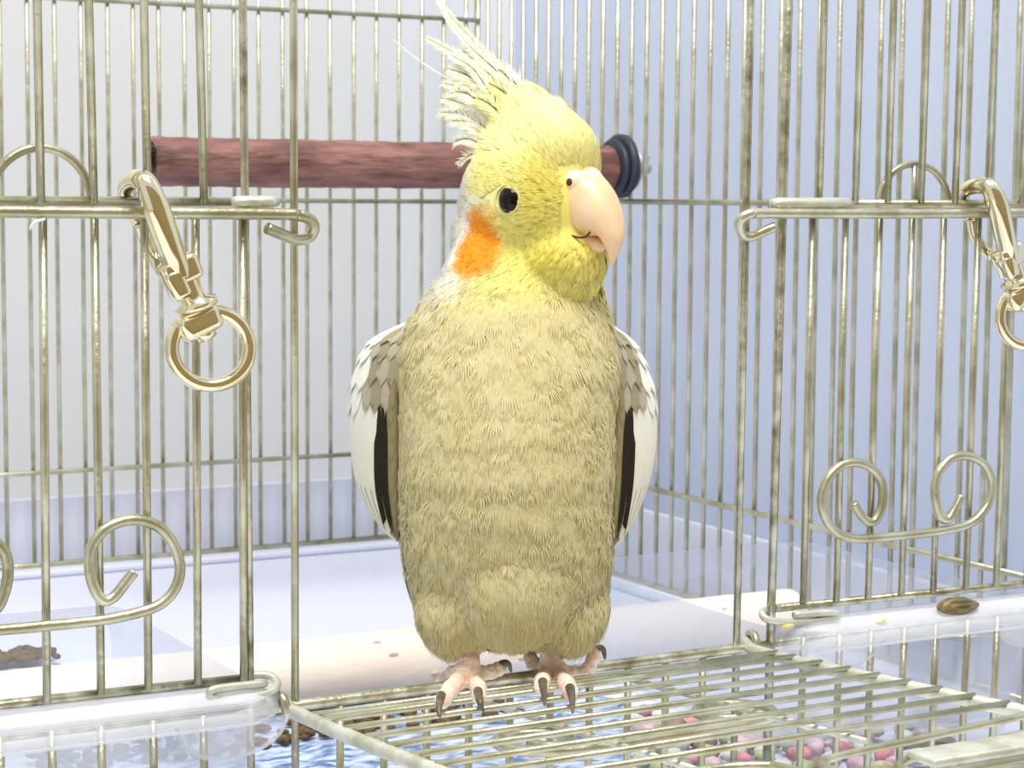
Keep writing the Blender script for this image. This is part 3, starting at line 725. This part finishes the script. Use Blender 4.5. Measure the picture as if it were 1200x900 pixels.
outs.append(barbs(P, N, flow(P), 0.0080, 0.0052, 8, 0.0011, 0.00026, plum_color(P), 0.16))
P, N = sample(8200, w_torso); k = bare(P); P, N = P[k], N[k]
outs.append(barbs(P, N, flow(P), 0.0088, 0.0056, 13, 0.0007, 0.00030, plum_color(P), 0.09))
P, N = sample(6500, w_head); k = bare(P); P, N = P[k], N[k]
Lh = 0.0040
outs.append(barbs(P, N, flow(P), 0.0048, 0.0022, 7, 0.0004, 0.00020, plum_color(P), 0.08))
P, N = sample(700, lambda Q: sstep(50, 90, head_fsh(Q)[2])*(head_fsh(Q)[0] < 60)); k = bare(P); P, N = P[k], N[k]
outs.append(barbs(P, N, flow(P), 0.0085, 0.0034, 9, 0.0006, 0.00022, plum_color(P), 0.12))
# fluffier skirt feathers on thighs and belly edge
P, N = sample(1400, lambda Q: ((body_uv(Q)[1] > 690) & (body_uv(Q)[1] < 752))*1.0); k = bare(P); P, N = P[k], N[k]
outs.append(barbs(P, N, flow(P), 0.0080, 0.0046, 11, 0.0011, 0.00024, plum_color(P), 0.16))
Vv, Tt, Cc, off = [], [], [], 0
for a, b, c in outs: Vv.append(a); Tt.append(b+off); Cc.append(c); off += len(a)
pl = link('plumage', mesh_np('plumage', np.concatenate(Vv), np.concatenate(Tt), np.concatenate(Cc)), M['feather'], bird)
tag(pl, 'soft contour feathers, grey-yellow on the breast and yellow on the face', kind='stuff')

# ---------------------------------------------------------------- beak, eyes
M['beak'] = mat('beak_horn', srgb(248, 214, 176), srgb(240, 196, 150), 120, 0.35, 0, 0.15, 300, sss=0.15)
M['cere'] = mat('cere_skin', srgb(250, 232, 206), srgb(244, 214, 180), 300, 0.55, 0, 0.4, 900)
M['mouth'] = mat('mouth_line', srgb(90, 50, 24), srgb(70, 40, 20), 300, 0.7)
M['eye'] = mat('eye_black', srgb(10, 8, 8), srgb(16, 12, 10), 300, 0.06, spec=0.25)
M['lid'] = mat('eye_ring', srgb(230, 222, 158), srgb(214, 204, 140), 300, 0.7, 0, 0.4, 1200)
M['claw'] = mat('claw_horn', srgb(110, 100, 78), srgb(72, 66, 54), 300, 0.3)
def lm(name, stations, m, parent, n=20, e=0.85):
    V, Fc = [], []
    for (cf, ch), (lf2, lh2), w_ in stations:
        mf, mh = (cf+lf2)/2, (ch+lh2)/2; af, ah = (cf-lf2)/2, (ch-lh2)/2
        for k in range(n):
            a = 2*math.pi*k/n; c, s = math.cos(a), math.sin(a)
            V.append(Hp(mf+af*c, w_*math.copysign(abs(s)**e, s), mh+ah*c))
    N_ = len(stations)
    for i in range(N_-1):
        for k in range(n): Fc.append((i*n+k, i*n+(k+1) % n, (i+1)*n+(k+1) % n, (i+1)*n+k))
    Fc.append(tuple(range(n))[::-1]); Fc.append(tuple(range((N_-1)*n, N_*n)))
    return link(name, mesh(name, V, Fc), m, parent)
def dens(st, sub=4):
    arr = [Vector((a[0], a[1], b[0])) for a, b, w_ in st]; arr2 = [Vector((b[1], w_, 0)) for a, b, w_ in st]
    p, q = crom(arr, sub), crom(arr2, sub); return [((x.x, x.y), (x.z, y.x), y.y) for x, y in zip(p, q)]
bk_ = lm('upper_beak', dens([((60, 40), (44, -26), 31), ((88, 35), (68, -36), 32), ((110, 18), (88, -43), 29), ((125, -10), (103, -42), 23), ((131, -36), (111, -50), 16), ((128, -57), (115, -60), 9), ((120, -75), (117, -73), 2.5)]), M['beak'], bird)
lm('lower_beak', dens([((70, -36), (66, -58), 19), ((88, -38), (82, -62), 17), ((101, -44), (95, -62), 13), ((108, -49), (104, -58), 7)]), M['beak'], bird)
ce = merge([ell_h(76, 19, 19, 18, 14, 17), ell_h(76, -19, 19, 18, 14, 17), ell_h(84, 0, 24, 18, 18, 15)])
ce = link('cere', mesh('cere', *ce), M['cere'], bk_)
for s in (1, -1):
    link('nostril', mesh('nostril', *ell_h(82, s*31.2, 19, 4.0, 2.6, 4.6, 2)), M['mouth'], bk_)
    tube('mouth_line', crom([Hp(66, s*29.5, -33), Hp(76, s*27.5, -39), Hp(89, s*24.5, -43.5), Hp(98, s*21.6, -43), Hp(104, s*21.0, -38)], 5), 1.25*PX, M['mouth'], bk_)
    ey = link('eye', mesh('eye', *ell_h(22, s*57, 0, 17.5, 18, 18.5, 4)), M['eye'], bird)
    ring = []
    for k in range(32):
        a = 2*math.pi*k/32; ff, hh = 22+15.2*math.cos(a), 17.0*math.sin(a)
        sd_ = 71*math.sqrt(max(0.05, 1-(ff/92)**2-(hh/86)**2)); ring.append(Hp(ff, s*(sd_+0.6), hh))
    tube('eye_ring', ring, 1.7*PX, M['lid'], ey, 8, True)

# ---------------------------------------------------------------- crest feathers (one object each)
def crest_feather(path, width, col1, col2, nb=34, spread=0.55, shaft=1.0, side=None):
    pts = crom([Bp(*p) for p in path], 7); n = len(pts)
    V, Fc, Cc = [], [], []
    sv, sf = tube_geo(pts, [shaft*0.5*PX*(1.3-0.9*i/(n-1)) for i in range(n)], 5)
    V += sv; Fc += sf; Cc += [col1]*len(sv)
    for i in range(nb):
        k = 0.12+0.88*i/(nb-1); x = k*(n-1); a = min(int(x), n-2); p = pts[a].lerp(pts[a+1], x-a); t = (pts[a+1]-pts[a]).normalized()
        sd_ = (side or F_).cross(t).normalized()
        wd = width*PX*math.sin(math.pi*min(1, 0.18+0.80*k))**0.6
        for s in (-1, 1):
            l = wd*random.uniform(0.75, 1.15); ang = spread*random.uniform(0.8, 1.2)
            tip = p+t*(l*math.cos(ang))*1.3+sd_*(s*l*math.sin(ang))+F_*random.uniform(-1, 1)*PX*2
            md_ = p+t*(l*0.6)+sd_*(s*l*0.42*math.sin(ang))
            wv = t.cross(F_).normalized()*(0.75*PX); b = len(V)
            wv = (t*0.5+wv*0).normalized()*(0.9*PX) if False else sd_*(0.75*PX)
            V += [p-t*0.8*PX, p+t*0.8*PX, md_+wv, md_-wv, tip]; Fc += [(b, b+1, b+2), (b, b+2, b+3), (b+3, b+2, b+4)]
            kk = random.random(); c = tuple(col1[j]*(1-kk)+col2[j]*kk for j in range(3)); Cc += [c]*5
    me = mesh('crest_feather', V, Fc); set_col(me, np.array(Cc)); return link('crest_feather', me, M['feather'], bird)
pale, yel, wht = tuple(lin((250, 248, 212))), tuple(lin((238, 230, 140))), tuple(lin((252, 251, 238)))
crest = [
    ([(606, 135, 5), (588, 88, 20), (556, 50, 45), (530, 22, 60), (507, -8, 75)], 17, pale, wht, 60, 0.30, 1.6),
    ([(602, 140, 0), (578, 92, 18), (548, 52, 42), (522, 20, 62)], 14, wht, pale, 46, 0.34, 1.2),
    ([(600, 142, 0), (572, 98, 15), (545, 72, 35), (520, 56, 55), (502, 46, 65)], 16, wht, pale, 46, 0.40, 1.2),
    ([(596, 150, 5), (560, 105, 25), (525, 92, 45), (490, 70, 62), (458, 44, 80)], 5, wht, pale, 40, 0.25, 1.4),
    ([(592, 140, -5), (570, 105, 10), (552, 80, 25), (530, 66, 40)], 17, pale, wht, 40, 0.45, 1.0),
    ([(600, 160, -8), (578, 122, 8), (556, 96, 22), (540, 84, 36)], 18, yel, wht, 40, 0.5, 1.0),
    ([(592, 172, -8), (570, 135, 6), (550, 112, 22), (536, 104, 30)], 18, pale, wht, 38, 0.55, 0.9),
    ([(590, 175, -6), (566, 150, 8), (542, 136, 22), (517, 132, 34)], 19, wht, pale, 46, 0.6, 0.9),
    ([(585, 182, -4), (565, 160, 6), (548, 146, 16), (530, 142, 26)], 18, pale, wht, 36, 0.65, 0.9),
    ([(592, 200, -8), (572, 184, 2), (554, 182, 12), (538, 192, 20)], 13, wht, pale, 34, 0.5, 0.8),
    ([(604, 128, 2), (592, 98, 14), (574, 72, 30), (556, 56, 44)], 17, yel, pale, 40, 0.42, 1.0),
    ([(612, 130, -14), (602, 104, -2), (588, 86, 12), (568, 76, 30)], 20, pale, wht, 40, 0.5, 0.8),
    ([(624, 140, -22), (612, 112, -10), (598, 94, 4), (582, 84, 18)], 22, pale, wht, 40, 0.5, 0.8),
    ([(622, 165, -30), (606, 132, -18), (590, 110, -4), (572, 98, 12)], 24, yel, pale, 46, 0.5, 0.8),
    ([(598, 146, -2), (574, 112, 14), (556, 92, 30), (538, 76, 44)], 20, pale, wht, 44, 0.5, 1.0),
    ([(594, 150, 0), (566, 118, 14), (542, 104, 30), (520, 98, 44)], 17, wht, pale, 44, 0.45, 1.0),
    ([(592, 160, -4), (566, 132, 10), (540, 122, 24), (522, 116, 36)], 18, wht, pale, 44, 0.5, 0.9),
    ([(606, 132, 4), (586, 94, 20), (560, 66, 40), (536, 40, 58)], 16, pale, wht, 50, 0.36, 1.2),
    ([(588, 190, -8), (566, 172, 4), (548, 164, 14), (534, 166, 24)], 17, pale, wht, 36, 0.6, 0.8),
    ([(612, 180, -36), (594, 148, -22), (576, 126, -8), (560, 116, 8)], 24, yel, pale, 46, 0.55, 0.8)]
crest += [
    ([(596, 118, 4), (576, 92, 18), (558, 74, 32), (544, 62, 46)], 20, wht, pale, 44, 0.5, 0.9),
    ([(590, 128, 0), (568, 104, 14), (548, 90, 28), (528, 82, 42)], 20, wht, pale, 44, 0.55, 0.9),
    ([(600, 112, 0), (584, 88, 14), (566, 70, 28), (546, 52, 44)], 18, pale, wht, 44, 0.45, 0.9),
    ([(584, 146, -4), (564, 126, 8), (548, 112, 20), (530, 108, 32)], 20, wht, pale, 44, 0.6, 0.9)]
for c in crest: crest_feather(c[0], c[1]*(1.25 if c[1] > 8 else 1), *c[2:])

# ---------------------------------------------------------------- wings
wl = [(378, 486, 478), (388, 482, 455), (400, 476, 437), (420, 470, 424), (455, 466, 413.5), (490, 466, 410.5), (530, 466, 413.5), (570, 466, 421), (600, 467, 436), (618, 467, 450), (634, 468, 465)]
wr = [(383, 712, 719), (392, 716, 731), (404, 722, 741), (425, 726, 753), (460, 724, 765), (490, 722, 768), (530, 719, 766), (570, 718, 757), (605, 717, 743), (625, 717, 731), (643, 716, 718)]
def make_wing(tab, sgn):
    arr = crom([Vector(t) for t in tab], 4); n = len(arr)
    def surf(k, b, off=0.0):
        x = k*(n-1); i = min(int(x), n-2); q = arr[i].lerp(arr[i+1], x-i); v, ui, uo = q
        dep = math.sin(math.pi*min(1, 0.22+0.66*k))
        d0, d1 = -42*dep+18*k, 30+80*dep
        if b < 0.5: u = uo+(ui-uo)*(1-2*b)**2
        else: u = uo+(ui-uo)*0.75*(2*b-1)**2
        d = d0+(d1-d0)*b
        return Bp(u+sgn*off*(1 if b > 0.12 else 0.5), v, d-off*(0.9 if b < 0.5 else -0.5)*(1-abs(2*b-0.9)))
    V, Fc, Cc = [], [], []; NK, NB = 44, 20
    white, grey, dark, brn = lin((250, 249, 240)), lin((196, 190, 168)), lin((46, 40, 28)), lin((150, 138, 100))
    for i in range(NK+1):
        for j in range(NB+1):
            k, b = i/NK, j/NB; V.append(surf(k, b))
            c = grey if b < 0.16 else white
            if b < 0.12 and k > 0.38: c = brn
            if b > 0.8: c = grey
            Cc.append(c)
    for i in range(NK):
        for j in range(NB):
            a = i*(NB+1)+j; Fc.append((a, a+1, a+NB+2, a+NB+1))
    me = mesh('wing', V, Fc); set_col(me, np.array(Cc)); wg = link('wing', me, M['feather'], bird)
    so = wg.modifiers.new('t', 'SOLIDIFY'); so.thickness = 0.0008; so.offset = 0
    def leaf(name, ks, bs, w_, off0, cols, edge=None, ns=14, round_=0.5):
        """blade along the wing: ks=(k0,k1), bs=(b0,b1), w_ in b units, rising by off"""
        V, Fc, Cc = [], [], []; cross = (-1, -0.55, 0, 0.55, 1)
        for i in range(ns+1):
            q = i/ns; k = ks[0]+(ks[1]-ks[0])*q; b = bs[0]+(bs[1]-bs[0])*q
            pr_ = (min(1, q*4+0.35))*(1-max(0, (q-(1-round_))/round_)**2.4)**0.5 if q < 1 else 0.05
            for x in cross:
                bb = min(0.99, max(0.0, b+w_*x*pr_))
                V.append(surf(min(k+0.012*(1-abs(x)), 1.0), bb, off0*(0.4+0.6*q)+0.6*(1-x*x)))
                c = cols[0]*(1-q)+cols[1]*q
                if edge is not None and ((x < -0.9 and edge[1] < 0) or (x > 0.9 and edge[1] > 0)) and q > edge[2]: c = edge[0]
                c = c*(0.97+0.06*random.random()); Cc.append(np.clip(c, 0, 1))
        for i in range(ns):
            for j in range(4): a = i*5+j; Fc.append((a, a+1, a+6, a+5))
        me = mesh(name, V, Fc); set_col(me, np.array(Cc)); o = link(name, me, M['feather'], wg)
        return o
    # long flight feathers: white band running to the tip, dark edged
    for j in range(9):
        b0 = 0.13+0.075*j
        leaf('flight_feather', (0.42-0.01*j, 0.985-0.006*j), (b0, 0.17+0.065*j), 0.060, 5.5-0.5*j, (white, lin((246, 238, 205))), (dark, 1, 0.52) if j < 5 else None, 22, 0.35)
    for j in range(3):
        leaf('flight_feather', (0.44, 0.97-0.03*j), (0.055+0.02*j, 0.075+0.03*j), 0.014, 7.5+0.6*j, (dark, dark), None, 14, 0.4)
    # white patch coverts on the bend of the wing
    for r_ in range(4):
        for j in range(5):
            b = 0.26+0.12*j+0.05*(r_ % 2); k0 = 0.07+0.085*r_
            leaf('covert_feather', (k0, k0+0.17), (b, b+0.01), 0.075, 6.5-0.9*r_, (white, white) if (r_+j) % 4 else (lin((214, 208, 192)), white), (lin((120, 110, 90)), 1, 0.7) if (r_*2+j) % 5 == 1 else None, 10, 0.55)
    # grey lesser coverts near the breast
    for r_ in range(4):
        for j in range(3):
            b = 0.02+0.065*j+0.03*(r_ % 2); k0 = 0.05+0.085*r_
            g = lin((190, 184, 160)) if (r_+j) % 2 else lin((168, 160, 132))
            leaf('covert_feather', (k0, k0+0.17), (b, b+0.005), 0.045, 7.5-0.9*r_, (g, g), None, 10, 0.55)
    # small olive-brown under-wing scales in the gap beside the body
    for r_ in range(9):
        b = 0.008+0.010*(r_ % 2); k0 = 0.34+0.052*r_
        leaf('scale_feather', (k0, k0+0.13), (b, b+0.004), 0.020, 8.0-0.2*r_, (lin((160, 148, 108)), lin((160, 148, 108))), None, 8, 0.6)
    return wg
make_wing(wl, -1); make_wing(wr, 1)
# ---------------------------------------------------------------- tail
tb0 = Bp(600, 660, 78); ff = Vector((F_.x, F_.y, 0)).normalized()
for j in range(-3, 4):
    root = tb0+R_*(j*0.0022); tip = tb0+ff*(0.088-0.008*abs(j))+Vector((0, 0, -0.030))+R_*(j*0.0045)
    V, Fc, Cc = [], [], []
    for i in range(13):
        q = i/12; p = root.lerp(tip, q)+Vector((0, 0, -0.004*math.sin(math.pi*q)+0.0006*(3-abs(j)))); w2 = 0.0045*(0.6+0.4*math.sin(math.pi*min(1, q*0.9+0.1)))*(1 if q < 0.9 else (1-q)*10+0.05)
        for x in (-1, 0, 1): V.append(p+R_*(x*w2)+Vector((0, 0, 0.0005*(1-abs(x))))); Cc.append(lin((205, 200, 185)) if q < 0.6 else lin((150, 146, 135)))
    for i in range(12):
        for k in range(2): a = i*3+k; Fc.append((a, a+1, a+4, a+3))
    me = mesh('tail_feather', V, Fc); set_col(me, np.array(Cc)); link('tail_feather', me, M['feather'], bird)

# ---------------------------------------------------------------- feet
M['foot'] = mat('foot_skin', srgb(252, 234, 218), srgb(238, 202, 178), 260, 0.6, 0, 1.0, 700, lo=0.38, hi=0.62, sss=0.1)
def foot(chains, claws):
    parts = []
    for ch in chains:
        ch = [(u, v, d if d is not None else ((door_pt(u, v, r*PX*0.85)-CAM).dot(F_)-TB)/PX, r) for u, v, d, r in ch]
        pts = crom([Bp(u, v, d) for u, v, d, r in ch], 6); rr = [x.x for x in crom([Vector((r, 0, 0)) for u, v, d, r in ch], 6)]
        rr = [max(1.5, r*(1+0.09*math.sin(i*1.25))) for i, r in enumerate(rr)]
        parts.append(tube_geo(pts, [r*PX for r in rr], 14))
        u, v, d, r = ch[-1]; parts.append(ell_b(u, v, d, r*1.02, r*1.02, r*1.02, 2))
    V, Fc = merge(parts)
    t_ = bpy.data.objects.new('tmp', mesh('tmp', V, Fc)); COL.objects.link(t_)
    m_ = t_.modifiers.new('r', 'REMESH'); m_.mode = 'VOXEL'; m_.voxel_size = 0.00042
    s_ = t_.modifiers.new('s', 'SMOOTH'); s_.factor = 0.5; s_.iterations = 2
    me = bpy.data.meshes.new_from_object(t_.evaluated_get(bpy.context.evaluated_depsgraph_get())); bpy.data.objects.remove(t_, do_unlink=True)
    me.name = 'foot'; me.materials.clear(); me.polygons.foreach_set('use_smooth', [True]*len(me.polygons))
    fo = link('foot', me, M['foot'], bird)
    for c in claws:
        pts = crom([Bp(p[0], p[1], p[2] if p[2] is not None else ((door_pt(p[0], p[1], p[3]*PX)-CAM).dot(F_)-TB)/PX) for p in c], 5); n = len(pts)
        tube('claw', pts, [PX*(4.8*(1-i/(n-1))**0.7+0.7) for i in range(n)], M['claw'], fo, 10)
foot([[(553, 735, -20, 13), (552, 758, -28, 12.5), (549, 776, -36, 13), (546, 789, -40, 15)],
      [(546, 788, -42, 13), (537, 798, -46, 10.5), (527, 809, None, 9.8), (518, 822, None, 9)],
      [(550, 789, -42, 12), (557, 799, -46, 10), (561, 808, None, 9), (561, 817, None, 8)],
      [(552, 787, -36, 11), (564, 789, -26, 9.5), (577, 787, -18, 9), (586, 783, -12, 8.5)],
      [(542, 787, -36, 11), (530, 790, -28, 9.5), (519, 797, -24, 7), (514, 801, -24, 5)]],
     [[(517, 815, None, 17), (515, 824, None, 13), (514, 833, None, 7), (516, 841, None, 1)], [(560, 810, None, 16), (562, 820, None, 13), (564, 828, None, 7), (567, 834, None, 1)], [(587, 779, -14), (593, 777, -14), (597, 780, -10), (599, 788, -6)]])
foot([[(645, 735, 6, 13), (645, 757, 12, 13), (646, 772, 18, 13.5), (647, 783, 20, 15)],
      [(645, 783, 16, 12), (639, 792, 12, 9.5), (635, 799, None, 9), (634, 806, None, 8)],
      [(650, 784, 16, 13), (657, 793, 12, 10), (665, 803, None, 9.3), (669, 812, None, 8.6)],
      [(653, 784, 20, 11), (668, 790, 24, 9.5), (684, 790, 30, 9), (692, 779, 34, 8.5), (697, 765, 38, 8.5)],
      [(642, 780, 24, 11), (632, 783, 30, 9.5), (624, 776, 34, 9), (621, 769, 36, 8)]],
     [[(636, 799, None, 16), (637, 808, None, 13), (638, 818, None, 7), (638, 827, None, 1)], [(668, 806, None, 17), (670, 816, None, 13), (671, 826, None, 7), (671, 836, None, 1)], [(699, 761, 36), (705, 760, 40), (708, 765, 44), (709, 773, 46)]])
